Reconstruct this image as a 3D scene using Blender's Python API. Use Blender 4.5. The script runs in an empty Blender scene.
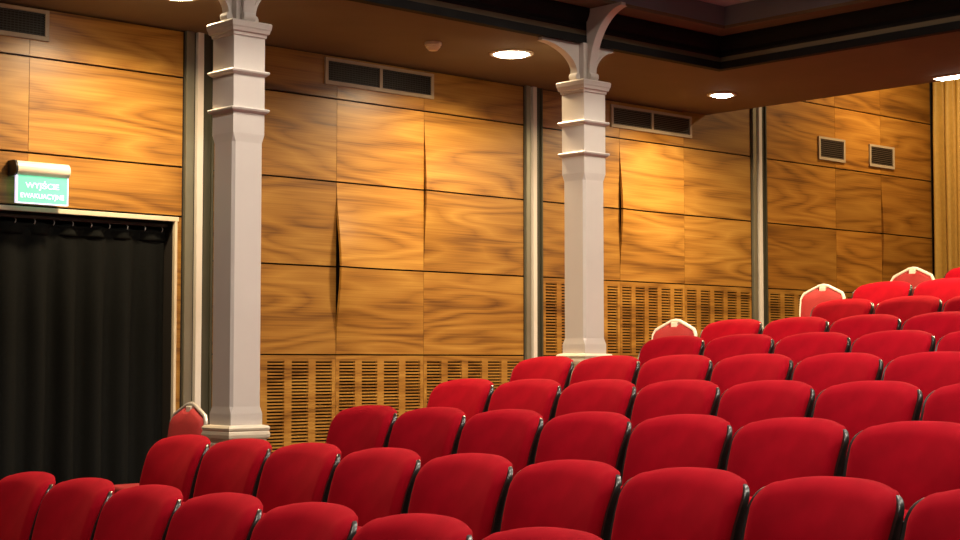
import bpy, bmesh, math, random
from mathutils import Vector, Matrix
random.seed(7)
PI = math.pi
scn = bpy.context.scene
COL = scn.collection
EYE = 1.42          # camera height above the floor of the lowest row
W = 9.0             # distance of the panelled wall
SOF = EYE + 2.168    # soffit height
RUN, RISE = 0.9313, 0.1335

# ------------------------------------------------------------------ materials
def new_mat(name):
    m = bpy.data.materials.new(name); m.use_nodes = True
    nt = m.node_tree
    return m, nt, nt.nodes['Principled BSDF']

def plain(name, col, rough=0.6, metal=0.0, noise=0.0, scale=20.0, coat=0.0, bump=0.0, spec=0.5):
    m, nt, b = new_mat(name)
    b.inputs['Base Color'].default_value = (*col, 1)
    b.inputs['Roughness'].default_value = rough
    b.inputs['Metallic'].default_value = metal
    b.inputs['Coat Weight'].default_value = coat
    b.inputs['Specular IOR Level'].default_value = spec
    if noise or bump:
        tc = nt.nodes.new('ShaderNodeTexCoord')
        n = nt.nodes.new('ShaderNodeTexNoise'); n.inputs['Scale'].default_value = scale
        n.inputs['Detail'].default_value = 5
        nt.links.new(tc.outputs['Object'], n.inputs['Vector'])
        if noise:
            r = nt.nodes.new('ShaderNodeValToRGB')
            r.color_ramp.elements[0].position = 0.3; r.color_ramp.elements[1].position = 0.7
            r.color_ramp.elements[0].color = (*[c*(1-noise) for c in col], 1)
            r.color_ramp.elements[1].color = (*[min(1, c*(1+noise)) for c in col], 1)
            nt.links.new(n.outputs['Fac'], r.inputs['Fac'])
            nt.links.new(r.outputs['Color'], b.inputs['Base Color'])
        if bump:
            bp = nt.nodes.new('ShaderNodeBump'); bp.inputs['Strength'].default_value = bump
            bp.inputs['Distance'].default_value = 0.004
            nt.links.new(n.outputs['Fac'], bp.inputs['Height'])
            nt.links.new(bp.outputs['Normal'], b.inputs['Normal'])
    return m

def wood_mat():
    """Varnished walnut veneer, grain running along X; the tone of a panel comes from its object colour."""
    m, nt, b = new_mat('walnut_veneer')
    L = nt.links.new
    tc = nt.nodes.new('ShaderNodeTexCoord'); oi = nt.nodes.new('ShaderNodeObjectInfo')
    cb = nt.nodes.new('ShaderNodeCombineXYZ')
    mu = nt.nodes.new('ShaderNodeMath'); mu.operation = 'MULTIPLY'; mu.inputs[1].default_value = 37.0
    L(oi.outputs['Random'], mu.inputs[0]); L(mu.outputs[0], cb.inputs[0]); L(mu.outputs[0], cb.inputs[2]); L(mu.outputs[0], cb.inputs[1])
    va = nt.nodes.new('ShaderNodeVectorMath'); va.operation = 'ADD'
    L(tc.outputs['Object'], va.inputs[0]); L(cb.outputs[0], va.inputs[1])
    def mapped(sx, sz):
        mp = nt.nodes.new('ShaderNodeMapping'); mp.inputs['Scale'].default_value = (sx, 0.0, sz)
        L(va.outputs[0], mp.inputs['Vector']); return mp.outputs[0]
    n1 = nt.nodes.new('ShaderNodeTexNoise'); n1.inputs['Scale'].default_value = 1; n1.inputs['Detail'].default_value = 1.6
    L(mapped(0.5, 3.2), n1.inputs['Vector'])
    ms = nt.nodes.new('ShaderNodeMath'); ms.operation = 'MULTIPLY'; ms.inputs[1].default_value = 19.0
    L(n1.outputs['Fac'], ms.inputs[0])
    pp = nt.nodes.new('ShaderNodeMath'); pp.operation = 'PINGPONG'; pp.inputs[1].default_value = 1.0
    L(ms.outputs[0], pp.inputs[0])
    n2 = nt.nodes.new('ShaderNodeTexNoise'); n2.inputs['Scale'].default_value = 1; n2.inputs['Detail'].default_value = 4
    L(mapped(1.6, 95.0), n2.inputs['Vector'])
    n3 = nt.nodes.new('ShaderNodeTexNoise'); n3.inputs['Scale'].default_value = 1; n3.inputs['Detail'].default_value = 2
    L(mapped(0.8, 5.0), n3.inputs['Vector'])
    # grain value = .45*rings + .3*streak + .25*cloud
    def madd(a, k, c=None):
        q = nt.nodes.new('ShaderNodeMath'); q.operation = 'MULTIPLY_ADD'; q.inputs[1].default_value = k
        L(a, q.inputs[0])
        if c is None: q.inputs[2].default_value = 0
        else: L(c, q.inputs[2])
        return q.outputs[0]
    g = madd(n3.outputs['Fac'], 0.5, madd(n2.outputs['Fac'], 0.40, madd(pp.outputs[0], 0.20)))
    r = nt.nodes.new('ShaderNodeValToRGB')
    e = r.color_ramp.elements
    e[0].position = 0.34; e[0].color = (0.13, 0.050, 0.008, 1)
    e[1].position = 0.78; e[1].color = (0.50, 0.268, 0.052, 1)
    k = e.new(0.52); k.color = (0.335, 0.152, 0.024, 1)
    L(g, r.inputs['Fac'])
    mx = nt.nodes.new('ShaderNodeMix'); mx.data_type = 'RGBA'; mx.blend_type = 'MULTIPLY'; mx.inputs['Factor'].default_value = 1
    L(r.outputs['Color'], mx.inputs[6]); L(oi.outputs['Color'], mx.inputs[7])
    L(mx.outputs[2], b.inputs['Base Color'])
    b.inputs['Roughness'].default_value = 0.42
    b.inputs['Coat Weight'].default_value = 0.30; b.inputs['Coat Roughness'].default_value = 0.28
    b.inputs['Specular IOR Level'].default_value = 0.35
    return m

def velvet(name, col):
    m, nt, b = new_mat(name)
    L = nt.links.new
    tc = nt.nodes.new('ShaderNodeTexCoord')
    n = nt.nodes.new('ShaderNodeTexNoise'); n.inputs['Scale'].default_value = 9; n.inputs['Detail'].default_value = 3
    L(tc.outputs['Object'], n.inputs['Vector'])
    r = nt.nodes.new('ShaderNodeValToRGB')
    r.color_ramp.elements[0].position = 0.3; r.color_ramp.elements[1].position = 0.75
    r.color_ramp.elements[0].color = (*[c*0.85 for c in col], 1); r.color_ramp.elements[1].color = (*[c*1.12 for c in col], 1)
    L(n.outputs['Fac'], r.inputs['Fac']); L(r.outputs['Color'], b.inputs['Base Color'])
    b.inputs['Roughness'].default_value = 0.85
    b.inputs['Specular IOR Level'].default_value = 0.05
    b.inputs['Sheen Weight'].default_value = 0.3
    b.inputs['Sheen Roughness'].default_value = 0.45
    b.inputs['Sheen Tint'].default_value = (1.0, 0.06, 0.06, 1)
    f = nt.nodes.new('ShaderNodeTexNoise'); f.inputs['Scale'].default_value = 900
    L(tc.outputs['Object'], f.inputs['Vector'])
    bp = nt.nodes.new('ShaderNodeBump'); bp.inputs['Strength'].default_value = 0.12; bp.inputs['Distance'].default_value = 0.002
    L(f.outputs['Fac'], bp.inputs['Height']); L(bp.outputs['Normal'], b.inputs['Normal'])
    return m

def glow(name, col, strength):
    m, nt, b = new_mat(name)
    b.inputs['Base Color'].default_value = (*col, 1)
    b.inputs['Emission Color'].default_value = (*col, 1)
    b.inputs['Emission Strength'].default_value = strength
    return m

M = dict(
    wood=wood_mat(),
    dark=plain('dark_cavity', (0.012, 0.008, 0.005), 0.9),
    red=velvet('red_velvet', (0.33, 0.0022, 0.011)),
    redcloth=plain('red_weave', (0.33, 0.016, 0.018), 0.8, noise=0.15, scale=150, bump=0.2),
    black=plain('black_lacquer', (0.012, 0.010, 0.009), 0.28, noise=0.2, scale=30),
    blackmat=plain('black_steel', (0.02, 0.02, 0.02), 0.5),
    column=plain('column_paint', (0.68, 0.62, 0.56), 0.42, noise=0.03, scale=3, bump=0.05),
    cream=plain('cream_paint', (0.72, 0.62, 0.46), 0.4, noise=0.03, scale=8),
    soffit=plain('soffit_plaster', (0.165, 0.122, 0.066), 0.85, noise=0.05, scale=4, bump=0.05),
    cornice=plain('dark_cornice', (0.013, 0.0125, 0.012), 0.7, spec=0.1, noise=0.15, scale=6),
    fascia=plain('grey_fascia', (0.19, 0.21, 0.245), 0.7, noise=0.04, scale=5),
    tile=plain('pale_ceiling', (0.50, 0.54, 0.56), 0.8, noise=0.05, scale=6),
    metal=plain('olive_metal', (0.30, 0.29, 0.22), 0.38, 0.6, noise=0.1, scale=3),
    darkmetal=plain('dark_olive_metal', (0.07, 0.068, 0.045), 0.45, 0.4, noise=0.1, scale=3),
    batten=plain('white_batten', (0.70, 0.65, 0.60), 0.5),
    ventframe=plain('vent_frame', (0.42, 0.33, 0.22), 0.4, noise=0.05, scale=10),
    ventslat=plain('vent_slat', (0.022, 0.019, 0.014), 0.5),
    ventslat2=plain('bronze_vent_slat', (0.075, 0.05, 0.03), 0.5),
    cloth=plain('black_drape', (0.005, 0.0055, 0.005), 0.9, spec=0.12, noise=0.2, scale=60, bump=0.1),
    gold=plain('gold_drape', (0.50, 0.29, 0.055), 0.6, noise=0.08, scale=30),
    carpet=plain('dark_red_carpet', (0.06, 0.012, 0.012), 0.95, noise=0.3, scale=120, bump=0.3),
    whiteframe=plain('ivory_enamel', (0.85, 0.78, 0.66), 0.3),
    silver=plain('brushed_silver', (0.55, 0.50, 0.45), 0.3, 0.35),
    detector=plain('detector_plastic', (0.92, 0.80, 0.55), 0.4),
    chrome=plain('bright_bezel', (0.75, 0.70, 0.6), 0.3),
    lens=glow('lamp_lens', (1.0, 0.90, 0.70), 30),
    green=glow('green_sign', (0.13, 0.62, 0.38), 0.9),
    white=glow('white_lettering', (0.75, 1.0, 0.92), 0.85),
    edge=glow('sign_bloom', (0.78, 0.72, 1.0), 0.8),
    plinth=plain('plinth_paint', (0.45, 0.38, 0.30), 0.5),
)

# ------------------------------------------------------------------ mesh helpers
def box(bm, x0, x1, y0, y1, z0, z1, bev=0.0):
    r = bmesh.ops.create_cube(bm, size=1)
    bmesh.ops.scale(bm, vec=(x1-x0, y1-y0, z1-z0), verts=r['verts'])
    bmesh.ops.translate(bm, vec=((x0+x1)/2, (y0+y1)/2, (z0+z1)/2), verts=r['verts'])
    if bev:
        es = list({e for v in r['verts'] for e in v.link_edges})
        bmesh.ops.bevel(bm, geom=es, offset=bev, segments=2, affect='EDGES', profile=0.6)

def lathe(bm, prof, n=32, c=(0, 0, 0)):
    rings = []
    for r, z in prof:
        rings.append([bm.verts.new((c[0]+r*math.cos(2*PI*i/n), c[1]+r*math.sin(2*PI*i/n), c[2]+z)) for i in range(n)])
    for a, b in zip(rings, rings[1:]):
        for i in range(n):
            bm.faces.new((a[i], a[(i+1) % n], b[(i+1) % n], b[i]))
    for ring in (rings[0], rings[-1]):
        try: bm.faces.new(ring)
        except ValueError: pass

def square_sweep(bm, prof, cx, cy):
    """Square mouldings: prof is a list of (half width, z)."""
    rings = []
    for h, z in prof:
        rings.append([bm.verts.new((cx+sx*h, cy+sy*h, z)) for sx, sy in ((-1, -1), (1, -1), (1, 1), (-1, 1))])
    for a, b in zip(rings, rings[1:]):
        for i in range(4):
            bm.faces.new((a[i], a[(i+1) % 4], b[(i+1) % 4], b[i]))
    bm.faces.new(rings[0]); bm.faces.new(rings[-1])

def tube(bm, pts, r, n=10, closed=False, flat=None):
    pts = [Vector(p) for p in pts]
    rings = []
    N = len(pts)
    up0 = None
    for i, p in enumerate(pts):
        a = pts[i-1] if (i > 0 or closed) else p
        b = pts[(i+1) % N] if (i < N-1 or closed) else p
        t = (b-a).normalized()
        if up0 is None:
            up0 = Vector((1, 0, 0)) if abs(t.x) < 0.8 else Vector((0, 1, 0))
        s = t.cross(up0).normalized(); u = s.cross(t).normalized(); up0 = u
        rings.append([bm.verts.new(p + s*r*math.cos(2*PI*k/n) + u*(flat or r)*math.sin(2*PI*k/n)) for k in range(n)])
    for i in range(N if closed else N-1):
        a, b = rings[i], rings[(i+1) % N]
        for k in range(n):
            bm.faces.new((a[k], a[(k+1) % n], b[(k+1) % n], b[k]))
    if not closed:
        bm.faces.new(rings[0]); bm.faces.new(rings[-1])

def prism(bm, outline, axis, t0, t1):
    """Closed 2-D outline extruded; axis 'x': outline = (y,z), 'y': outline = (x,z)."""
    def P(a, b, t): return (t, a, b) if axis == 'x' else (a, t, b)
    A = [bm.verts.new(P(a, b, t0)) for a, b in outline]
    B = [bm.verts.new(P(a, b, t1)) for a, b in outline]
    n = len(A)
    for i in range(n):
        bm.faces.new((A[i], A[(i+1) % n], B[(i+1) % n], B[i]))
    bm.faces.new(A); bm.faces.new(B)

def obj(name, bm, mat, parent=None, smooth=False, origin=None, angle=None):
    bmesh.ops.recalc_face_normals(bm, faces=bm.faces)
    if origin is not None:
        bmesh.ops.translate(bm, vec=-Vector(origin), verts=bm.verts)
    me = bpy.data.meshes.new(name); bm.to_mesh(me); bm.free()
    me.materials.append(M[mat])
    if smooth:
        for p in me.polygons: p.use_smooth = True
        if angle: me.set_sharp_from_angle(angle=math.radians(angle))
    o = bpy.data.objects.new(name, me); COL.objects.link(o)
    if origin is not None: o.location = origin
    if parent is not None:
        o.parent = parent
        if origin is not None: o.location = Vector(origin) - parent.location
    return o

def thing(name, label, cat, loc=(0, 0, 0), rz=0.0, group=None):
    o = bpy.data.objects.new(name, None); COL.objects.link(o)
    o.location = loc; o.rotation_euler = (0, 0, rz); o.empty_display_size = 0.1
    o['label'] = label; o['category'] = cat
    if group: o['group'] = group
    return o

def tag(o, label, cat, group=None):
    o['label'] = label; o['category'] = cat
    if group: o['group'] = group
    return o

def struct(name, bm, mat, parent=None, label=None, **kw):
    o = obj(name, bm, mat, parent, **kw)
    if parent is None: o['kind'] = 'structure'
    if label: o['label'] = label
    return o

def dup(root):
    r = root.copy(); COL.objects.link(r)
    for ch in list(root.children):
        c = ch.copy(); COL.objects.link(c); c.parent = r
        for g in list(ch.children):
            d = g.copy(); COL.objects.link(d); d.parent = c
    return r

# ------------------------------------------------------------------ floor tiers
def tier_z(n):                                      # row 1 = lowest; the top tiers get steeper
    return RISE*(n-1) + (0, .026, .063, .085, .11, .14, .17)[max(0, min(6, n-7))]
SLOPE = 0.005                                       # the tiers rise a little towards the middle of the hall
def first_tilt(w): return 0.012 + 0.0062*(6.5-w)     # the lowest tier rises a little more
def row_u(n): return 3.28 + RUN*(n-1)
def floor_at(u):
    n = int(math.floor((u - (3.28 + 0.22))/RUN)) + 2
    return tier_z(max(1, min(n, 13))) - SLOPE*(8.2-6.9)
bm = bmesh.new()
for n in range(1, 14):
    a = -1.5 if n == 1 else row_u(n-1)+0.22
    b = row_u(n)+0.22 if n < 13 else 16.6
    box(bm, a, b, -4.0, W+0.25, -0.4, tier_z(n))
for v in bm.verts:
    if v.co.z > -0.3: v.co.z += SLOPE*(6.9-v.co.y) + (first_tilt(v.co.y) if v.co.z < 0.05 else 0)
struct('floor', bm, 'carpet')

# ------------------------------------------------------------------ wall with panels
JA, JB, JC, JD = EYE+1.856, EYE+1.268, EYE+0.668, EYE+0.050
JT = EYE+2.446                                     # joint above, behind the soffit's far edge
DOOR = (3.95, 5.588, EYE+0.915)
bm = bmesh.new()
box(bm, 1.0, DOOR[0], W+0.03, W+0.25, 0, SOF+0.02)
box(bm, DOOR[1], 10.98, W+0.03, W+0.25, 0, SOF+0.02)
box(bm, DOOR[0], DOOR[1], W+0.03, W+0.25, DOOR[2], SOF+0.02)
box(bm, 10.98, 16.6, W+0.03, W+0.25, 0, EYE+3.6)
wall = struct('wall_left', bm, 'dark')

def panel(u0, u1, z0, z1, tone, bows=None):
    """One veneered board; bows = {corner: metres proud of the wall}, corner in 'lb lt rb rt'."""
    g = 0.006
    u0 += 0.0015; u1 -= 0.0015; z0 += g; z1 -= g
    bm = bmesh.new()
    nx, nz = 12, 12
    bows = bows or {}
    def off(s, t):
        d = 0.0
        for k, v in bows.items():
            a = (1-s) if k[0] == 'l' else s
            b = (1-t) if k[1] == 'b' else t
            d += v*(a**4)*(3*b*b-2*b*b*b)
        return d
    F = [[bm.verts.new((u0+(u1-u0)*i/nx, W-off(i/nx, j/nz), z0+(z1-z0)*j/nz)) for j in range(nz+1)] for i in range(nx+1)]
    B = [[bm.verts.new((u0+(u1-u0)*i/nx, W+0.022-off(i/nx, j/nz), z0+(z1-z0)*j/nz)) for j in range(nz+1)] for i in range(nx+1)]
    for i in range(nx):
        for j in range(nz):
            bm.faces.new((F[i][j], F[i+1][j], F[i+1][j+1], F[i][j+1]))
            bm.faces.new((B[i][j], B[i][j+1], B[i+1][j+1], B[i+1][j]))
    for i in range(nx):
        bm.faces.new((F[i][0], B[i][0], B[i+1][0], F[i+1][0])); bm.faces.new((F[i][nz], F[i+1][nz], B[i+1][nz], B[i][nz]))
    for j in range(nz):
        bm.faces.new((F[0][j], F[0][j+1], B[0][j+1], B[0][j])); bm.faces.new((F[nx][j], B[nx][j], B[nx][j+1], F[nx][j+1]))
    o = obj('wood_panel', bm, 'wood', wall, smooth=True, angle=40, origin=((u0+u1)/2, W, (z0+z1)/2))
    o.color = (*tone, 1)
    return o

def grille(u0, u1, z0, z1, tone, ncol):
    """Slotted acoustic board: solid stiles with ladders of thin slats between them."""
    bm = bmesh.new()
    u0 += 0.0015; u1 -= 0.0015; z0 += 0.004; z1 -= 0.004
    yf, yb = W, W+0.022
    pitch = (u1-u0)/ncol
    slot = pitch*0.70
    box(bm, u0, u1, yf, yb, z1-0.03, z1); 
    box(bm, u0, u1, yf, yb, z0, z0+0.02)
    za, zb = z0+0.02, z1-0.03
    for c in range(ncol+1):
        a = u0 if c == 0 else u0+c*pitch-(pitch-slot)/2
        b = u1 if c == ncol else u0+c*pitch+(pitch-slot)/2
        box(bm, a, b, yf, yb, za, zb)
    ns = int((zb-za)/0.0225)
    st = (zb-za)/ns
    for c in range(ncol):
        a = u0+c*pitch+(pitch-slot)/2-0.001; b = a+slot+0.002
        for k in range(ns):
            zc = za+(k+1)*st
            box(bm, a, b, yf+0.0015, yb-0.001, zc-st*0.50, zc)
    o = obj('slotted_panel', bm, 'wood', wall, origin=((u0+u1)/2, W, (z0+z1)/2))
    o.color = (*tone, 1)
    return o

T = lambda k, r=1.0, b=1.0: (k*r, k, k*b)
S = SOF-0.004
# first bay (over the curtained doorway)
B0 = (2.9, 4.555, 5.640)
for u0, u1, t in ((1.2, 2.9, 1.0), (2.9, 3.62, 1.05), (3.62, B0[1], 1.0), (B0[1], B0[2], 1.16)):
    panel(u0, u1, JA, S, T(t))
for u0, u1, t in ((1.2, 2.9, 1.0), (2.9, 3.62, 1.0), (3.62, B0[1], 1.0), (B0[1], B0[2], 1.12)):
    panel(u0, u1, JB, JA, T(t))
panel(1.2, 2.9, DOOR[2]+0.03, JB, T(1.0)); panel(2.9, 3.62, DOOR[2]+0.03, JB, T(1.0))
panel(3.62, B0[1], DOOR[2]+0.03, JB, T(1.05)); panel(B0[1], B0[2], DOOR[2]+0.03, JB, T(1.08))
panel(1.2, 2.9, 0.0, DOOR[2]+0.03, T(0.9)); panel(2.9, DOOR[0]-0.03, 0.0, DOOR[2]+0.03, T(0.9))
panel(DOOR[1]+0.018, B0[2], floor_at(5.6), DOOR[2]+0.03, T(0.85))
# second bay
B1 = (5.885, 6.905, 7.715, 8.740)
tn = [[0.80, 1.00, 0.88], [0.92, 1.18, 1.02], [0.86, 1.14, 0.94], [0.92, 0.98, 1.00]]
for i in range(3):
    panel(B1[i], B1[i+1], JA, S, T(tn[0][i], 1.02))
    bw = {0: {}, 1: {}, 2: {'lb': 0.03}}[i]
    panel(B1[i], B1[i+1], JB, JA, T(tn[1][i]), bw)
    bw = {0: {}, 1: {'lb': 0.06}, 2: {'lt': 0.03}}[i]
    panel(B1[i], B1[i+1], JC, JB, T(tn[2][i]), bw)
    bw = {0: {}, 1: {'lt': 0.06}, 2: {}}[i]
    panel(B1[i], B1[i+1], JD, JC, T(tn[3][i]), bw)
    grille(B1[i], B1[i+1], floor_at(6.4), JD, T([0.92, 0.96, 0.96][i]), [5, 4, 5][i])
# third bay
B2 = (8.955, 9.852, 10.675, 11.600)
tn = [[1.05, 1.0, 0.72], [1.0, 1.05, 0.90], [0.92, 0.98, 0.96]]
for i in range(3):
    panel(B2[i], B2[i+1], JA, S if i < 2 else JT, T(tn[0][i], 1.02))
    panel(B2[i], B2[i+1], JB, JA, T(tn[1][i]), {1: {'lb': 0.038}}.get(i))
    panel(B2[i], B2[i+1], JC, JB, T(tn[2][i]), {1: {'lt': 0.038}}.get(i))
    grille(B2[i], B2[i+1], JD, JC, T([0.95, 0.93, 0.86][i]), 5)
    grille(B2[i], B2[i+1], floor_at(9.0), JD, T([0.92, 0.90, 0.86][i]), 5)
# fourth bay (rises past the soffit's far edge)
B3 = (11.840, 12.910, 13.680, 14.590)
tn = [[0.78, 0.75, 0.62], [0.82, 1.05, 0.80], [0.92, 0.74, 0.76], [0.74, 0.98, 0.72]]
for i in range(3):
    panel(B3[i], B3[i+1], JT, JT+0.60, T(tn[0][i], 1.13, 0.8))  # redder tint in this bay puts warmer light into the panel colour
    panel(B3[i], B3[i+1], JA, JT, T(tn[1][i], 1.13, 0.8))
    panel(B3[i], B3[i+1], JB, JA, T(tn[2][i], 1.13, 0.8), {2: {'lb': 0.022}}.get(i))
    panel(B3[i], B3[i+1], JC, JB, T(tn[3][i], 1.13, 0.8), {2: {'lt': 0.022}}.get(i))
    grille(B3[i], B3[i+1], JD, JC, T(0.9), 5)
    panel(B3[i], B3[i+1], floor_at(11.9), JD, T(0.85))

# upright service channels between the bays
def channel(n, u0, u1, ztop):
    z0 = floor_at(u0-0.1)
    w = u1-u0
    bm = bmesh.new(); box(bm, u0, u1, W+0.012, W+0.03, z0, ztop)
    o = struct('trim_%d' % n, bm, 'dark', origin=((u0+u1)/2, W+0.02, z0))
    bm = bmesh.new(); box(bm, u0+0.07*w, u0+0.27*w, W-0.02, W+0.012, z0, ztop, 0.004); box(bm, u0+0.27*w, u0+0.36*w, W-0.004, W+0.012, z0, ztop, 0.002)
    obj('metal_rail', bm, 'metal', o, origin=(u0+0.2*w, W, z0))
    bm = bmesh.new(); box(bm, u0+0.42*w, u0+0.61*w, W-0.022, W+0.012, z0, ztop, 0.003)
    obj('white_batten', bm, 'batten', o, origin=(u0+0.54*w, W, z0))
    bm = bmesh.new(); box(bm, u0+0.68*w, u0+0.90*w, W+0.002, W+0.012, z0, ztop); box(bm, u0+0.90*w, u0+0.97*w, W-0.012, W+0.012, z0, ztop, 0.002)
    obj('dark_rail', bm, 'darkmetal', o, origin=(u0+0.85*w, W, z0))
channel(1, 5.638, 5.882, SOF)
channel(2, 8.743, 8.952, SOF)
channel(3, 11.603, 11.837, EYE+3.6)

# door frame
bm = bmesh.new()
x0, x1, zt = DOOR
zf = floor_at(5.0)
box(bm, x0-0.03, x1+0.028, W-0.008, W+0.022, zt-0.005, zt+0.024, 0.003)
box(bm, x1-0.002, x1+0.018, W-0.008, W+0.022, zf, zt-0.005, 0.003)
box(bm, x0-0.03, x0+0.002, W-0.008, W+0.022, zf, zt-0.005, 0.003)
struct('door_1', bm, 'cream', label='cream painted frame of the curtained doorway', origin=((x0+x1)/2, W, zf))
bm = bmesh.new()
box(bm, x0-0.5, x1+0.5, W+1.2, W+1.3, 0, zt+0.3); box(bm, x0-0.5, x0-0.4, W+0.25, W+1.2, 0, zt+0.3)
box(bm, x1+0.4, x1+0.5, W+0.25, W+1.2, 0, zt+0.3); box(bm, x0-0.5, x1+0.5, W+0.25, W+1.3, zt+0.3, zt+0.4)
struct('wall_doorway', bm, 'dark')

# black curtain
def drape(x0, x1, z0, z1, base, amp, wl, axis, nz=26, per=14, seed=1, pinch=0.12):
    rnd = random.Random(seed)
    L = x1-x0
    nf = int(L/wl); n = nf*per
    ph = [rnd.uniform(-0.6, 0.6) for _ in range(nf+3)]
    am = [rnd.uniform(0.55, 1.25) for _ in range(nf+3)]
    bm = bmesh.new(); rows = []
    for j in range(nz+1):
        t = j/nz
        z = z1-(z1-z0)*t
        row = []
        for i in range(n+1):
            s = i/per; k = int(s); fr = s-k
            a = am[k]*(1-fr)+am[k+1]*fr; p = ph[k]*(1-fr)+ph[k+1]*fr
            grow = min(1.0, 0.35+t*2.2)
            v = math.cos(2*PI*s+p*min(1, t*2))
            v = math.copysign(abs(v)**0.8, v)
            d = amp*a*grow*v + 0.3*amp*math.sin(s*2.3+t*1.7+seed)*t
            q = x0+L*i/n + 0.25*wl*p*t*0.4
            row.append(bm.verts.new((q, base+d, z) if axis == 'x' else (base+d, q, z)))
        rows.append(row)
    for a, b in zip(rows, rows[1:]):
        for i in range(n):
            bm.faces.new((a[i], a[i+1], b[i+1], b[i]))
    return bm
cur = thing('doorway_curtain', 'black pleated curtain filling the doorway under the green exit sign', 'curtain', ((x0+x1)/2, W+0.07, zf))
o = obj('cloth', drape(x0+0.02, x1-0.02, zf+0.02, zt-0.075, W+0.085, 0.032, 0.19, 'x', seed=4), 'cloth', cur, smooth=True, origin=cur.location)
md = o.modifiers.new('thick', 'SOLIDIFY'); md.thickness = 0.004
o = obj('heading_tape', drape(x0+0.02, x1-0.02, zt-0.135, zt-0.066, W+0.088, 0.020, 0.19, 'x', seed=4, nz=4), 'cloth', cur, smooth=True, origin=cur.location)
md = o.modifiers.new('thick', 'SOLIDIFY'); md.thickness = 0.012
bm = bmesh.new(); box(bm, x0+0.01, x1-0.01, W+0.06, W+0.095, zt-0.040, zt-0.018, 0.004)
obj('curtain_track', bm, 'blackmat', cur, origin=cur.location)
for i in range(13):
    q = x0+0.05+(x1-x0-0.1)*i/12
    bm = bmesh.new(); tube(bm, [(q, W+0.078, zt-0.038), (q+0.006, W+0.072, zt-0.052), (q, W+0.066, zt-0.066), (q-0.004, W+0.07, zt-0.072)], 0.003, 6)
    obj('hook', bm, 'silver', cur, smooth=True, origin=cur.location)

# gold curtain at the back
gc = thing('gold_curtain', 'golden floor-length curtain hanging at the far end of the panelled wall', 'curtain', (14.60, 7.7, floor_at(14.8)))
o = obj('cloth', drape(6.1, W-0.004, floor_at(14.8)+0.02, EYE+3.22, 14.60, 0.055, 0.13, 'y', seed=9, nz=16), 'gold', gc, smooth=True, origin=gc.location)
md = o.modifiers.new('thick', 'SOLIDIFY'); md.thickness = 0.004
bm = bmesh.new(); tube(bm, [(14.60, 6.0, EYE+3.24), (14.60, W-0.01, EYE+3.24)], 0.02, 12)
obj('curtain_rail', bm, 'blackmat', gc, smooth=True, origin=gc.location)
bm = bmesh.new(); box(bm, 15.0, 15.2, -4, W+0.03, 0, EYE+3.6)
struct('wall_back', bm, 'soffit')

# ------------------------------------------------------------------ soffit, cornice, ceiling well
CU, CW = 9.33, 7.51       # edges of the well
bm = bmesh.new()
box(bm, 0.0, 10.98, CW, W+0.03, SOF, SOF+0.10)
box(bm, CU, 10.98, -4.0, CW, SOF, SOF+0.10)
box(bm, 10.90, 10.98, -4.0, W+0.02, SOF+0.1, EYE+3.6)
struct('ceiling', bm, 'soffit')
def ring_band(name, prof, mat, n):
    """Moulding running along the well's two edges: prof = (distance into the well, z)."""
    bm = bmesh.new()
    A = [bm.verts.new((0.0, CW-q, z)) for q, z in prof]
    B = [bm.verts.new((CU-q, CW-q, z)) for q, z in prof]
    C = [bm.verts.new((CU-q, -4.0, z)) for q, z in prof]
    k = len(prof)
    for P, Q in ((A, B), (B, C)):
        for i in range(k):
            bm.faces.new((P[i], P[(i+1) % k], Q[(i+1) % k], Q[i]))
    bm.faces.new(A); bm.faces.new(C)
    return struct(name, bm, mat)
Z = SOF
ring_band('trim_4', [(-0.05, Z-0.004), (0.012, Z-0.004), (0.012, Z+0.050), (-0.004, Z+0.056), (-0.002, Z+0.082), (0.004, Z+0.10),
                     (0.006, Z+0.108), (0.0, Z+0.112), (0.0, Z+0.135), (0.02, Z+0.155), (0.035, Z+0.185), (0.042, Z+0.21), (0.042, Z+0.236), (-0.05, Z+0.236)], 'cornice', 4)
ring_band('trim_5', [(-0.05, Z+0.236), (0.228, Z+0.236), (0.228, Z+0.26), (-0.05, Z+0.26)], 'soffit', 5)
ring_band('trim_6', [(0.10, Z+0.26), (0.226, Z+0.26), (0.226, Z+0.40), (0.10, Z+0.40)], 'fascia', 6)
OU, OW, HZ = CU-0.75, CW-0.75, EYE+4.9
bm = bmesh.new()
box(bm, -1.0, CU-0.10, OW, CW-0.10, Z+0.40, Z+0.46); box(bm, OU, CU-0.10, -4.0, OW, Z+0.40, Z+0.46)
struct('ceiling_well', bm, 'tile')
bm = bmesh.new()
box(bm, -1.0, OU+0.06, OW, OW+0.06, Z+0.46, HZ); box(bm, OU, OU+0.06, -4.0, OW, Z+0.46, HZ)
box(bm, -1.0, OU+0.06, -4.0, OW+0.06, HZ, HZ+0.08)
struct('ceiling_hall', bm, 'tile')  # unseen high ceiling and shaft, raised so the house light falls steeper
bm = bmesh.new(); box(bm, 10.98, 16.6, -4.0, W+0.25, EYE+3.5, EYE+3.6)
struct('ceiling_rear', bm, 'soffit')

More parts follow.
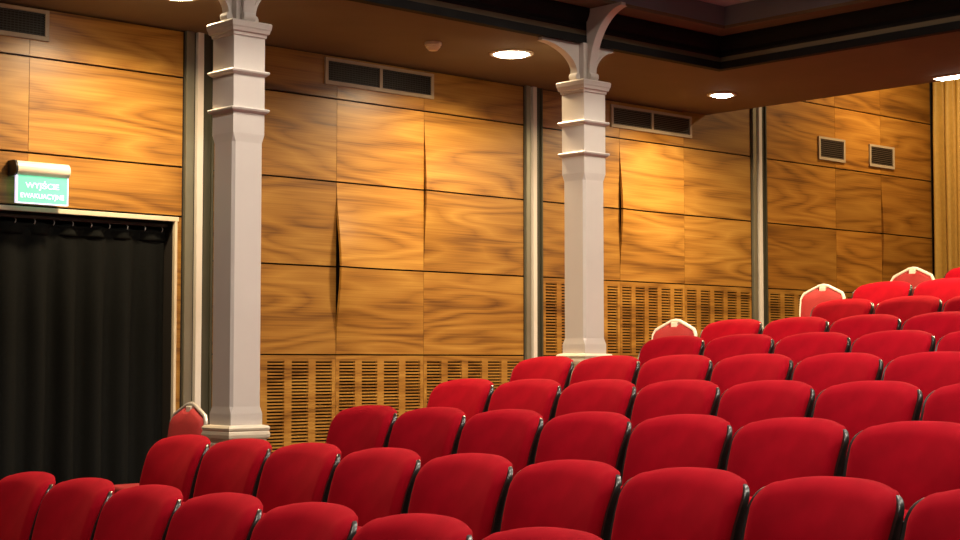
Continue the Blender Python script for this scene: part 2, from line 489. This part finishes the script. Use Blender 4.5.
# ------------------------------------------------------------------ lamps
def area(name, loc, power, size, col, spread=180, rot=(0, 0, 0), sizey=None):
    l = bpy.data.lights.new(name, 'AREA'); l.energy = power; l.color = col
    if sizey: l.shape = 'RECTANGLE'; l.size = size; l.size_y = sizey
    else: l.shape = 'DISK'; l.size = size
    l.spread = math.radians(spread)
    o = bpy.data.objects.new(name, l); COL.objects.link(o); o.location = loc; o.rotation_euler = rot
    return o
WARM = (1.0, 0.74, 0.42)
def downlight(u, w, z, rad, label, power, group='recessed downlights in the soffit'):
    t = thing('ceiling_light', label, 'ceiling light', (u, w, z), group=group)
    bm = bmesh.new(); lathe(bm, [(rad, 0.0), (rad+0.004, -0.008), (rad+0.03, -0.008), (rad+0.034, 0.0)], 40)
    obj('bezel', bm, 'chrome', t, smooth=True)
    bm = bmesh.new(); lathe(bm, [(rad, -0.004), (rad*0.85, -0.014), (rad*0.5, -0.022), (0.001, -0.025)], 40)
    obj('lens', bm, 'lens', t, smooth=True)
    a = area('lamp', (0, 0, -0.032), power, rad*1.8, WARM, 160); a.parent = t
    return t
PW = 62
downlight(7.77, 8.12, SOF, 0.125, 'large bright round downlight in the brown soffit left of the second column', PW)
downlight(10.23, 8.22, SOF, 0.088, 'small round downlight in the brown soffit near its far corner', PW)
downlight(5.05, 8.12, SOF, 0.125, 'round downlight in the soffit left of the first column head', PW)
t = thing('ceiling_light', 'long bright strip light at the far edge of the brown soffit', 'ceiling light', (10.855, 6.01, SOF))
bm = bmesh.new(); box(bm, -0.07, 0.07, -0.63, 0.62, -0.010, 0.0, 0.003); obj('housing', bm, 'chrome', t)
bm = bmesh.new(); box(bm, -0.055, 0.055, -0.62, 0.61, -0.014, -0.010); obj('diffuser', bm, 'lens', t)
a = area('lamp', (0, 0, -0.03), 110, 0.16, WARM, 170, sizey=1.2); a.parent = t

# house lights of the ceiling well (above the seats, outside the picture)
HOUSE = (1.0, 0.86, 0.74)
for (u, w) in ((2.8, 1.8), (2.8, 4.8), (5.7, 1.8), (5.7, 4.8), (8.0, 1.8), (8.0, 4.8)):
    t = thing('ceiling_panel_light', 'square house light panel in the high hall ceiling over the seats', 'ceiling light', (u, w, HZ), group='house lights of the hall ceiling')
    bm = bmesh.new(); box(bm, -0.32, 0.32, -0.32, 0.32, -0.03, 0.0, 0.006); obj('housing', bm, 'chrome', t)
    bm = bmesh.new(); box(bm, -0.29, 0.29, -0.29, 0.29, -0.036, -0.03); obj('diffuser', bm, 'lens', t)
    a = area('lamp', (0, 0, -0.045), 85, 0.58, HOUSE, 170, sizey=0.58); a.parent = t
# rear ceiling downlights above the last rows
for (u, w) in ((13.4, 8.0), (13.4, 5.5)):
    downlight(u, w, EYE+3.5, 0.10, 'round downlight in the higher rear ceiling behind the soffit', 60, 'downlights of the rear ceiling')

# smoke detector and sprinkler
t = thing('smoke_detector', 'small cream round smoke detector on the brown soffit above the wide vent', 'smoke detector', (7.10, 8.19, SOF))
bm = bmesh.new(); lathe(bm, [(0.001, 0), (0.056, 0), (0.058, -0.012), (0.056, -0.022), (0.05, -0.026)], 28); obj('base', bm, 'detector', t, smooth=True, angle=40)
bm = bmesh.new(); lathe(bm, [(0.05, -0.022), (0.05, -0.034), (0.034, -0.05), (0.03, -0.056), (0.001, -0.058)], 28); obj('sensor_head', bm, 'detector', t, smooth=True, angle=40)

# ------------------------------------------------------------------ vents
def vent(u0, u1, z0, z1, sections, label, slat, grid):
    t = thing('air_vent', label, 'vent', ((u0+u1)/2, W, (z0+z1)/2), group='air vents along the top of the panelled wall')
    c = t.location
    fr = 0.028
    bm = bmesh.new()
    for a, b, zz0, zz1 in ((u0, u1, z0, z0+fr), (u0, u1, z1-fr*0.8, z1)): box(bm, a, b, W-0.016, W-0.001, zz0, zz1, 0.002)
    step = (u1-u0-fr)/sections
    for k in range(sections+1):
        a = u0+k*step; box(bm, a, a+fr, W-0.016, W-0.001, z0+fr, z1-fr*0.8, 0.002)
    obj('frame', bm, 'ventframe', t, origin=c)
    bm = bmesh.new(); box(bm, u0+0.01, u1-0.01, W-0.003, W-0.001, z0+0.01, z1-0.01); obj('duct_backing', bm, 'dark', t, origin=c)
    for k in range(sections):
        a, b = u0+k*step+fr, u0+(k+1)*step
        bm = bmesh.new()
        n = 9
        for j in range(n):
            zc = z0+fr+(z1-z0-1.8*fr)*(j+0.5)/n
            box(bm, a, b, W-0.010, W-0.006, zc-0.003, zc+0.003)
        if grid:
            m = int((b-a)/0.024)
            for j in range(1, m):
                q = a+(b-a)*j/m; box(bm, q-0.0025, q+0.0025, W-0.006, W-0.003, z0+fr, z1-fr*0.8)
        obj('louvre', bm, slat, t, origin=c)
vent(3.66, 4.675, EYE+1.962, EYE+2.152, 2, 'wide black-gridded air vent at the top left above the exit sign', 'ventslat', True)
vent(6.79, 7.80, EYE+1.952, EYE+2.142, 2, 'wide double air vent between the first and second columns under the smoke detector', 'ventslat', True)
vent(9.74, 10.77, EYE+1.940, EYE+2.130, 2, 'wide double air vent right of the second column head', 'ventslat2', False)
vent(12.63, 13.06, EYE+1.918, EYE+2.140, 1, 'small square air vent, nearer the channel of the two small ones', 'ventslat2', False)
vent(13.47, 13.905, EYE+1.922, EYE+2.142, 1, 'small square air vent, nearer the gold curtain of the two small ones', 'ventslat2', False)

# ------------------------------------------------------------------ exit sign
sx0, sx1 = 4.435, 4.78
t = thing('exit_sign', 'lit green emergency exit sign on a white tube housing above the black curtain', 'exit sign', ((sx0+sx1)/2, W, EYE+1.05))
c = t.location
bm = bmesh.new()
prof = [(W-0.002, EYE+1.205), (W-0.05, EYE+1.205)]
for i in range(13):
    a = PI/2+PI*i/12
    prof.append((W-0.07+0.045*math.cos(a), EYE+1.160+0.045*math.sin(a)))
prof += [(W-0.05, EYE+1.115), (W-0.002, EYE+1.115)]
prism(bm, prof, 'x', sx0, sx1)
obj('lamp_housing', bm, 'whiteframe', t, smooth=True, angle=35, origin=c)
bm = bmesh.new(); prism(bm, [(W-0.001+(y-W)*1.03, EYE+1.16+(z-EYE-1.16)*1.05) for y, z in prof], 'x', sx0-0.012, sx0)
obj('end_cap', bm, 'blackmat', t, smooth=True, angle=35, origin=c)
py0, py1 = W-0.088, W-0.072
bm = bmesh.new(); box(bm, sx0+0.012, sx1-0.008, py0, py1, EYE+0.955, EYE+1.122)
pan = obj('sign_panel', bm, 'green', t, origin=c)
bm = bmesh.new()
box(bm, sx0+0.000, sx0+0.012, py0-0.001, py1, EYE+0.950, EYE+1.122); box(bm, sx0+0.012, sx1-0.008, py0-0.001, py1, EYE+0.949, EYE+0.956)
box(bm, sx1-0.008, sx1, py0-0.001, py1, EYE+0.950, EYE+1.122)
obj('bloom_rim', bm, 'edge', t, origin=c)  # glowing strips put the sign's lilac bloom into solid shape
def text(body, cx, cz, size, width):
    cu = bpy.data.curves.new('lettering', 'FONT'); cu.body = body; cu.size = size; cu.align_x = 'CENTER'; cu.align_y = 'CENTER'
    cu.extrude = 0.001; cu.offset = 0.0004
    o = bpy.data.objects.new('lettering', cu); COL.objects.link(o)
    bpy.context.view_layer.update()
    dg = bpy.context.evaluated_depsgraph_get()
    me = bpy.data.meshes.new_from_object(o.evaluated_get(dg))
    bpy.data.objects.remove(o)
    xs = [v.co.x for v in me.vertices]
    k = width/(max(xs)-min(xs))
    R = Matrix.Rotation(PI/2, 4, 'X')
    me.transform(R @ Matrix.Diagonal((k, 1, 1, 1)))
    me.materials.clear(); me.materials.append(M['white'])
    t2 = bpy.data.objects.new('lettering', me); COL.objects.link(t2); t2.parent = pan
    t2.location = (cx-pan.matrix_world.translation.x if False else 0, 0, 0)
    t2.location = Vector((cx, py0-0.0012, cz)) - c
    t2.parent = pan
    t2.location = Vector((cx, py0-0.0012, cz)) - Vector(c) - Vector(pan.location)
text('WYJŚCIE', (sx0+sx1)/2, EYE+1.058, 0.047, 0.22)
text('EWAKUACYJNE', (sx0+sx1)/2, EYE+0.996, 0.041, 0.285)

# ------------------------------------------------------------------ columns
def column(u, w, dz, label):
    zf = floor_at(u)
    t = thing('column', label, 'column', (u, w, zf))
    c = t.location
    s = 0.1005
    E = EYE-0.046
    # shaft with stop-chamfered corners
    bm = bmesh.new()
    def ring(z, h, ch):
        pts = [(-h+ch, -h), (h-ch, -h), (h, -h+ch), (h, h-ch), (h-ch, h), (-h+ch, h), (-h, h-ch), (-h, -h+ch)]
        return [bm.verts.new((u+a, w+b, z)) for a, b in pts]
    zb, zt = E-0.310+dz, E+1.93
    rs = [ring(zb, s+0.004, 0.001), ring(E-0.24+dz, s+0.004, 0.001), ring(E-0.20+dz, s, 0.015), ring(E+1.27, s, 0.015), ring(E+1.32, s+0.004, 0.001), ring(zt, s+0.004, 0.001)]
    for a, b in zip(rs, rs[1:]):
        for i in range(8): bm.faces.new((a[i], a[(i+1) % 8], b[(i+1) % 8], b[i]))
    bm.faces.new(rs[0]); bm.faces.new(rs[-1])
    obj('shaft', bm, 'column', t, origin=c)
    for zc in (E+1.449, E+1.662):
        bm = bmesh.new()
        square_sweep(bm, [(s, zc-0.018), (s+0.010, zc-0.012), (s+0.022, zc-0.002), (s+0.026, zc+0.008), (s+0.022, zc+0.014), (s, zc+0.018)], u, w)
        obj('band_moulding', bm, 'column', t, origin=c)
    bm = bmesh.new()
    z = E+1.868
    square_sweep(bm, [(s, z-0.004), (s+0.010, z), (s+0.012, z+0.016), (s+0.022, z+0.022), (s+0.026, z+0.040), (s+0.030, z+0.048), (s+0.033, z+0.074), (s+0.028, z+0.082), (s-0.01, z+0.084)], u, w)
    obj('capital', bm, 'column', t, origin=c)
    bm = bmesh.new()
    box(bm, u-0.062, u+0.062, w-0.062, w+0.062, z+0.08, SOF-0.002)
    obj('neck', bm, 'column', t, origin=c)
    bm = bmesh.new()
    zb = E-0.310+dz
    square_sweep(bm, [(s+0.030, zb-0.16), (s+0.030, zb-0.10), (s+0.022, zb-0.092), (s+0.022, zb-0.072), (s+0.034, zb-0.062), (s+0.037, zb-0.045), (s+0.033, zb-0.03), (s+0.030, zb-0.026),
                      (s+0.034, zb-0.020), (s+0.036, zb-0.008), (s+0.028, zb+0.004), (s+0.003, zb+0.008)], u, w)
    obj('base_moulding', bm, 'cream', t, origin=c)
    bm = bmesh.new(); square_sweep(bm, [(s+0.05, zf), (s+0.05, zf+0.1), (s+0.034, zf+0.12), (s+0.034, zb-0.16)], u, w)
    obj('pedestal', bm, 'plinth', t, origin=c)
    # curved brackets
    def bracket(dx, dy, reach, top, th=0.030, foot=0.0):
        zr = z+0.082
        H = top-zr
        n = 16
        out = []
        for i in range(n+1):                       # concave front edge, foot to tip
            a = i/n
            q = 0.075+foot + (reach-0.075-foot)*(1-math.cos(a*PI/2*0.92))/(1-math.cos(PI/2*0.92))
            out.append((q, zr+0.05+(H-0.05-0.022)*math.sin(a*PI/2*0.92)/math.sin(PI/2*0.92)))
        poly = [(0.05, zr+0.001), (0.075+foot, zr+0.001)] + out + [(reach+0.012, top-0.02), (reach+0.012, top), (0.05, top)]
        def slab(poly, h0, h1):
            bm = bmesh.new()
            V = [[], []]
            for k, h in enumerate((h0, h1)):
                for q, zz in poly:
                    V[k].append(bm.verts.new((u+dx*q - dy*h, w+dy*q + dx*h, zz)))
            m = len(poly)
            for i in range(m): bm.faces.new((V[0][i], V[0][(i+1) % m], V[1][(i+1) % m], V[1][i]))
            bm.faces.new(V[0]); bm.faces.new(V[1])
            return bm
        b = obj('bracket', slab(poly, -th*0.6, th*0.6), 'column', t, origin=c)
        # rib along the curved edge
        bm = bmesh.new()
        ext = [(q+0.004, zz) for q, zz in out]
        prev = None
        for q, zz in ext:
            ringv = []
            for h, e in ((-th, -0.006), (th, -0.006), (th, 0.012), (-th, 0.012)):
                qq = q+e
                ringv.append(bm.verts.new((u+dx*qq - dy*h, w+dy*qq + dx*h, zz)))
            if prev:
                for i in range(4): bm.faces.new((prev[i], prev[(i+1) % 4], ringv[(i+1) % 4], ringv[i]))
            else: bm.faces.new(ringv)
            prev = ringv
        bm.faces.new(prev)
        r = obj('rib', bm, 'column', b, origin=c); r.location = (0, 0, 0)
        # scroll at the foot
        bm = bmesh.new()
        cq, cz = 0.088+foot, zr+0.03
        pts = []
        for i in range(16):
            a = 2*PI*i/16
            pts.append((cq+0.020*math.cos(a), cz+0.026*math.sin(a)))
        V = [[], []]
        for k, h in enumerate((-th*1.15, th*1.15)):
            for q, zz in pts: V[k].append(bm.verts.new((u+dx*q - dy*h, w+dy*q + dx*h, zz)))
        for i in range(16): bm.faces.new((V[0][i], V[0][(i+1) % 16], V[1][(i+1) % 16], V[1][i]))
        bm.faces.new(V[0]); bm.faces.new(V[1])
        r = obj('scroll', bm, 'column', b, smooth=True, angle=50, origin=c); r.location = (0, 0, 0)
    bracket(-1, 0, 0.40, SOF-0.003)
    bracket(1, 0, 0.27, SOF-0.003)
    bracket(0, -1, 0.36, SOF+0.232, 0.034)
column(5.096, 7.55, 0.0, 'tall white square column right of the black curtain, the nearer of the two')
column(7.905, 7.55, 0.405, 'white square column in the middle of the wall, the farther of the two')

# ------------------------------------------------------------------ theatre seats
HW = 0.282
TOPZ, BOTZ = 0.92, 0.36
def tilt(h):               # how far the back leans towards the rear at height h
    a = h-BOTZ
    return 0.07*a + 0.56*a**3
def backx(s, h):
    k = min(1.0, max(0.0, (TOPZ-h)/0.30))
    return tilt(h) - tilt(TOPZ) - 0.050*(s/HW)**2
def outline(n=18, grow=0.0):
    """Loop of (s, h) round the backrest, starting at the bottom left."""
    pts = []
    hw = HW+grow
    rad = 0.066
    def arch(s): return TOPZ+grow-0.040*abs(s/hw)**2.8
    pts += [(-hw+0.012+rad_b*(1-math.cos(0)), BOTZ-grow) for rad_b in (0.02,)]
    # left side going up
    zc = arch(hw)-rad*0.75
    for i in range(1, 8): pts.append((-hw+0.012*(1-i/8), BOTZ+(zc-BOTZ)*i/8))
    for i in range(0, 8):
        a = PI/2*i/8
        pts.append((-hw+rad*(1-math.cos(a)), zc+(arch(hw-rad)-zc)*math.sin(a)))
    for i in range(n+1):
        s = -(hw-rad)+2*(hw-rad)*i/n
        pts.append((s, arch(s)))
    for i in range(7, -1, -1):
        a = PI/2*i/8
        pts.append((hw-rad*(1-math.cos(a)), zc+(arch(hw-rad)-zc)*math.sin(a)))
    for i in range(7, 0, -1): pts.append((hw-0.012*(1-i/8), BOTZ+(zc-BOTZ)*i/8))
    pts.append((hw-0.012, BOTZ-grow))
    return pts
CEN = (0.0, 0.62)
def cushion_bm(thick, inset):
    bm = bmesh.new()
    base = outline()
    rings = []
    def ring(scale_in, xo):
        r = []
        for s, h in base:
            s *= (HW-0.014)/HW; h = h+0.008*max(0.0, (h-CEN[1])/(TOPZ-CEN[1]))*(1-(abs(s)/HW)**4)
            ds, dh = s-CEN[0], h-CEN[1]
            L = math.hypot(ds, dh)
            k = max(0.0, (L-scale_in)/L)
            ss, hh = CEN[0]+ds*k, CEN[1]+dh*k
            r.append(bm.verts.new((backx(ss, hh)-xo, -ss, hh)))
        return r
    spec = [(inset+0.03, -0.020), (inset+0.012, -0.019), (inset+0.003, -0.014), (inset, -0.006), (inset, 0.012)]
    for i in range(1, 9):
        a = PI/2*i/8
        spec.append((inset+0.055*(1-math.cos(a)), 0.012+(thick-0.012)*math.sin(a)))
    rings = [ring(*q) for q in spec]
    for a, b in zip(rings, rings[1:]):
        n = len(a)
        for i in range(n): bm.faces.new((a[i], a[(i+1) % n], b[(i+1) % n], b[i]))
    # inner field: shrink towards the centre
    inner_s = spec[-1][0]
    last = rings[-1]
    for f in (0.82, 0.64, 0.46, 0.28, 0.12):
        r = []
        for s, h in base:
            s *= (HW-0.014)/HW; h = h+0.008*max(0.0, (h-CEN[1])/(TOPZ-CEN[1]))*(1-(abs(s)/HW)**4)
            ds, dh = s-CEN[0], h-CEN[1]
            L = math.hypot(ds, dh); k = max(0.0, (L-inner_s)/L)*f
            ss, hh = CEN[0]+ds*k, CEN[1]+dh*k
            bul = 0.010*(1-f*f)
            r.append(bm.verts.new((backx(ss, hh)-thick-bul, -ss, hh)))
        n = len(r)
        for i in range(n): bm.faces.new((last[i], last[(i+1) % n], r[(i+1) % n], r[i]))
        last = r
    cv = bm.verts.new((backx(*CEN)-thick-0.010, 0, CEN[1]))
    n = len(last)
    for i in range(n): bm.faces.new((last[i], last[(i+1) % n], cv))
    bm.faces.new(rings[0][::-1])
    return bm
def shell_bm():
    bm = bmesh.new()
    rings = []
    def taper(h, xo):            # the shell thins towards its top edge
        k = min(1.0, max(0.0, (h-0.52)/0.38))
        k2 = min(1.0, max(0.0, (h-0.80)/0.10))
        return xo*(1-0.60*k)*(1-0.55*k2) if xo < 0 else xo*(1-0.5*k2)
    for g, xo in ((-0.02, -0.036), (-0.006, -0.033), (0.0, -0.026), (0.0, 0.012), (-0.003, 0.018), (-0.010, 0.018)):
        r = []
        for s, h in outline():
            ds, dh = s-CEN[0], h-CEN[1]
            L = math.hypot(ds, dh); k = (L+g)/L
            ss, hh = CEN[0]+ds*k, CEN[1]+dh*k
            hh -= 0.020*max(0.0, (hh-0.80)/(TOPZ-0.80))*(1-min(1, abs(ss)/HW)**4)
            r.append(bm.verts.new((backx(ss, hh)-taper(hh, xo), -ss, hh)))
        rings.append(r)
    for a, b in zip(rings, rings[1:]):
        n = len(a)
        for i in range(n): bm.faces.new((a[i], a[(i+1) % n], b[(i+1) % n], b[i]))
    for ring0, xo in ((rings[0], -0.036), (rings[-1], 0.012)):
        last = ring0
        for f in (0.75, 0.5, 0.25):
            r = []
            for v in ring0:
                ss, hh = -v.co.y*f, CEN[1]+(v.co.z-CEN[1])*f
                r.append(bm.verts.new((backx(ss, hh)-taper(hh, xo), -ss, hh)))
            n = len(r)
            for i in range(n): bm.faces.new((last[i], last[(i+1) % n], r[(i+1) % n], r[i]))
            last = r
        bm.faces.new(last)
    return bm
def soft_box(bm, L, Wd, T_, n=10, bulge=0.02, r=0.03):
    """A rounded cushion lying in local XY, thickness along Z."""
    vs = {}
    b2 = bmesh.new()
    rr = bmesh.ops.create_cube(b2, size=1)
    bmesh.ops.scale(b2, vec=(L, Wd, T_), verts=b2.verts)
    bmesh.ops.bevel(b2, geom=list(b2.edges), offset=r, segments=4, affect='EDGES', profile=0.6)
    bmesh.ops.subdivide_edges(b2, edges=list(b2.edges), cuts=1, use_grid_fill=True)
    for v in b2.verts:
        a = (1-(2*v.co.x/L)**2)*(1-(2*v.co.y/Wd)**2)
        v.co.z += math.copysign(bulge*max(0, a), v.co.z)
    return b2
def make_seat():
    t = thing('theatre_seat', '', 'theatre seat', (0, 0, 0), group='red velvet theatre seats in raked rows')
    obj('back_cushion', cushion_bm(0.058, 0.004), 'red', t, smooth=True, angle=60)
    obj('back_shell', shell_bm(), 'black', t, smooth=True, angle=50)
    # tipped-up seat pan
    b = soft_box(None, 0.40, 0.47, 0.10)
    Rm = Matrix.Translation((-0.285, 0, 0.435)) @ Matrix.Rotation(math.radians(77), 4, 'Y')
    bmesh.ops.transform(b, matrix=Rm, verts=b.verts)
    pan = obj('seat_cushion', b, 'red', t, smooth=True)
    b = bmesh.new(); box(b, -0.19, 0.19, -0.225, 0.225, -0.015, 0.0, 0.005)
    bmesh.ops.transform(b, matrix=Matrix.Translation((-0.285, 0, 0.435)) @ Matrix.Rotation(math.radians(77), 4, 'Y') @ Matrix.Translation((0, 0, -0.052)), verts=b.verts)
    obj('seat_board', b, 'black', pan, smooth=True, angle=40)
    for s in (-1, 1):
        b = bmesh.new()
        prism(b, [(-0.40, 0.0), (-0.40, 0.02), (-0.24, 0.05), (-0.20, 0.36), (-0.215, 0.52), (-0.10, 0.54), (-0.10, 0.36), (-0.12, 0.05), (-0.04, 0.02), (-0.04, 0.0)], 'y', s*0.278-0.010, s*0.278+0.010)
        obj('leg', b, 'blackmat', t)
    return t
ORD = ['zeroth', 'first', 'second', 'third', 'fourth', 'fifth', 'sixth', 'seventh', 'eighth', 'ninth', 'tenth']
# (row, seat centre nearest the wall, how far the row is set back, seats)
ROWS = [(1, 6.527, -0.053, 7), (2, 6.899, 0.005, 9), (3, 6.651, 0.066, 7), (4, 6.928, 0.052, 7), (5, 7.146, -0.021, 6),
        (6, 6.835, -0.053, 5), (7, 7.134, -0.021, 4), (8, 6.864, 0.020, 3), (9, 7.142, 0.005, 2), (10, 6.87, 0.0, 1)]
PITCH = 0.5835
proto = make_seat(); first = True
for row, w0, du, cnt in ROWS:
    for i in range(cnt):
        o = proto if first else dup(proto); first = False
        w = w0-PITCH*i
        o.location = (3.2783+RUN*(row-1)+du+0.0868*(w-4.6), w, tier_z(row)+SLOPE*(6.9-w)+(first_tilt(w) if row == 1 else 0))
        o.rotation_euler = (0, 0, -0.0866)
        rw = 'front row' if row == 1 else '%s row from the front' % ORD[row]
        if row == 10: rw = 'topmost row at the right edge'
        place = 'leftmost' if i == 0 else '%s from the left end' % ORD[i+1]
        o['label'] = 'red velvet theatre seat, %s of the %s' % (place, rw)

# ------------------------------------------------------------------ banquet chairs along the wall
def banquet(u, w, rz, frame, label, topz=0.91, base=None):
    zf = floor_at(u) if base is None else base
    t = thing('banquet_chair', label, 'chair', (u, w, zf), rz, group='banquet chairs along the panelled wall')
    # back frame: shoulders sloping up to a blunt point; front faces -X
    def lean(z): return 0.0 + 0.16*(z-0.45)
    raw = [(-0.185, 0.0), (-0.190, 0.45), (-0.222, topz-0.20), (-0.222, topz-0.105), (-0.198, topz-0.068), (-0.045, topz-0.006), (0.0, topz), (0.045, topz-0.006), (0.198, topz-0.068), (0.222, topz-0.105), (0.222, topz-0.20), (0.190, 0.45), (0.185, 0.0)]
    pts = []
    for (a, b), (c_, d) in zip(raw, raw[1:]):
        for k in range(3): pts.append((a+(c_-a)*k/3, b+(d-b)*k/3))
    pts.append(raw[-1])
    pts = [(y*0.91, z) for y, z in pts]
    P = [(lean(z) if z > 0.45 else (0.12*(0.45-z)), y, z) for y, z in pts]
    bm = bmesh.new(); tube(bm, P, 0.0135, 10); obj('back_frame', bm, frame, t, smooth=True)
    out = [(-0.205, 0.56), (-0.212, topz-0.20), (-0.212, topz-0.11), (-0.190, topz-0.080), (-0.055, topz-0.024), (-0.04, topz-0.045), (0.04, topz-0.045), (0.055, topz-0.024), (0.190, topz-0.080), (0.212, topz-0.11), (0.212, topz-0.20), (0.205, 0.56)]
    bm = bmesh.new()
    cz = 0.74
    out = [(y*0.91, z) for y, z in out]
    rings = []
    for sc, xo in ((1.0, 0.012), (1.0, -0.006), (0.97, -0.022), (0.88, -0.034), (0.5, -0.040)):
        rings.append([bm.verts.new((lean(cz+(z-cz)*sc)+xo, y*sc, cz+(z-cz)*sc)) for y, z in out])
    for a, b in zip(rings, rings[1:]):
        for i in range(len(a)): bm.faces.new((a[i], a[(i+1) % len(a)], b[(i+1) % len(a)], b[i]))
    bm.faces.new(rings[0]); bm.faces.new(rings[-1])
    obj('back_pad', bm, 'redcloth', t, smooth=True, angle=50)
    bm = bmesh.new(); box(bm, lean(topz-0.03)-0.018, lean(topz-0.03)+0.012, -0.030, 0.030, topz-0.050, topz-0.012, 0.006)
    obj('handle', bm, 'whiteframe', t)
    b = soft_box(None, 0.40, 0.40, 0.07, bulge=0.015, r=0.025)
    bmesh.ops.translate(b, vec=(-0.205, 0, 0.405), verts=b.verts)
    obj('seat', b, 'redcloth', t, smooth=True)
    for s in (-1, 1):
        bm = bmesh.new(); tube(bm, [(-0.375, s*0.18, 0.37), (-0.40, s*0.18, 0.0)], 0.012, 8); obj('front_leg', bm, frame, t, smooth=True)
    bm = bmesh.new()
    tube(bm, [(0.0, 0.17, 0.365), (-0.375, 0.18, 0.365), (-0.375, -0.18, 0.365), (0.0, -0.17, 0.365)], 0.011, 8)
    obj('seat_frame', bm, frame, t, smooth=True)
banquet(5.17, 8.24, math.radians(-3), 'silver', 'red banquet chair with silver frame between the black curtain and the first column')
banquet(9.0, 7.74, 0.0, 'whiteframe', 'red banquet chair with ivory frame right of the second column, lowest of three', 0.93)
banquet(10.87, 7.755, math.radians(2), 'whiteframe', 'red banquet chair with ivory frame under the two small vents, beside the third channel', 0.92)
banquet(11.80, 7.51, 0.0, 'whiteframe', 'red banquet chair with ivory frame below the gold curtain, highest of three', 0.93)

# ------------------------------------------------------------------ world, camera
wd = bpy.data.worlds.new('dim_hall'); scn.world = wd; wd.use_nodes = True
bg = wd.node_tree.nodes['Background']; bg.inputs[0].default_value = (1.0, 0.85, 0.7, 1); bg.inputs[1].default_value = 0.10
cam = bpy.data.cameras.new('camera'); cam.sensor_width = 36; cam.lens = 1610/960*36
co = bpy.data.objects.new('camera', cam); COL.objects.link(co); scn.camera = co
p = math.radians(3.27)
n_ = math.hypot(0.677, 0.736)
fwd = Vector((0.677/n_*math.cos(p), 0.736/n_*math.cos(p), math.sin(p)))
co.location = (0, 0, EYE); co.rotation_euler = fwd.to_track_quat('-Z', 'Y').to_euler()
cam.clip_end = 60
scn.view_settings.view_transform = 'Standard'; scn.view_settings.look = 'None'
scn.view_settings.gamma = 1; scn.view_settings.exposure = 0.0
scn.view_settings.use_curve_mapping = False
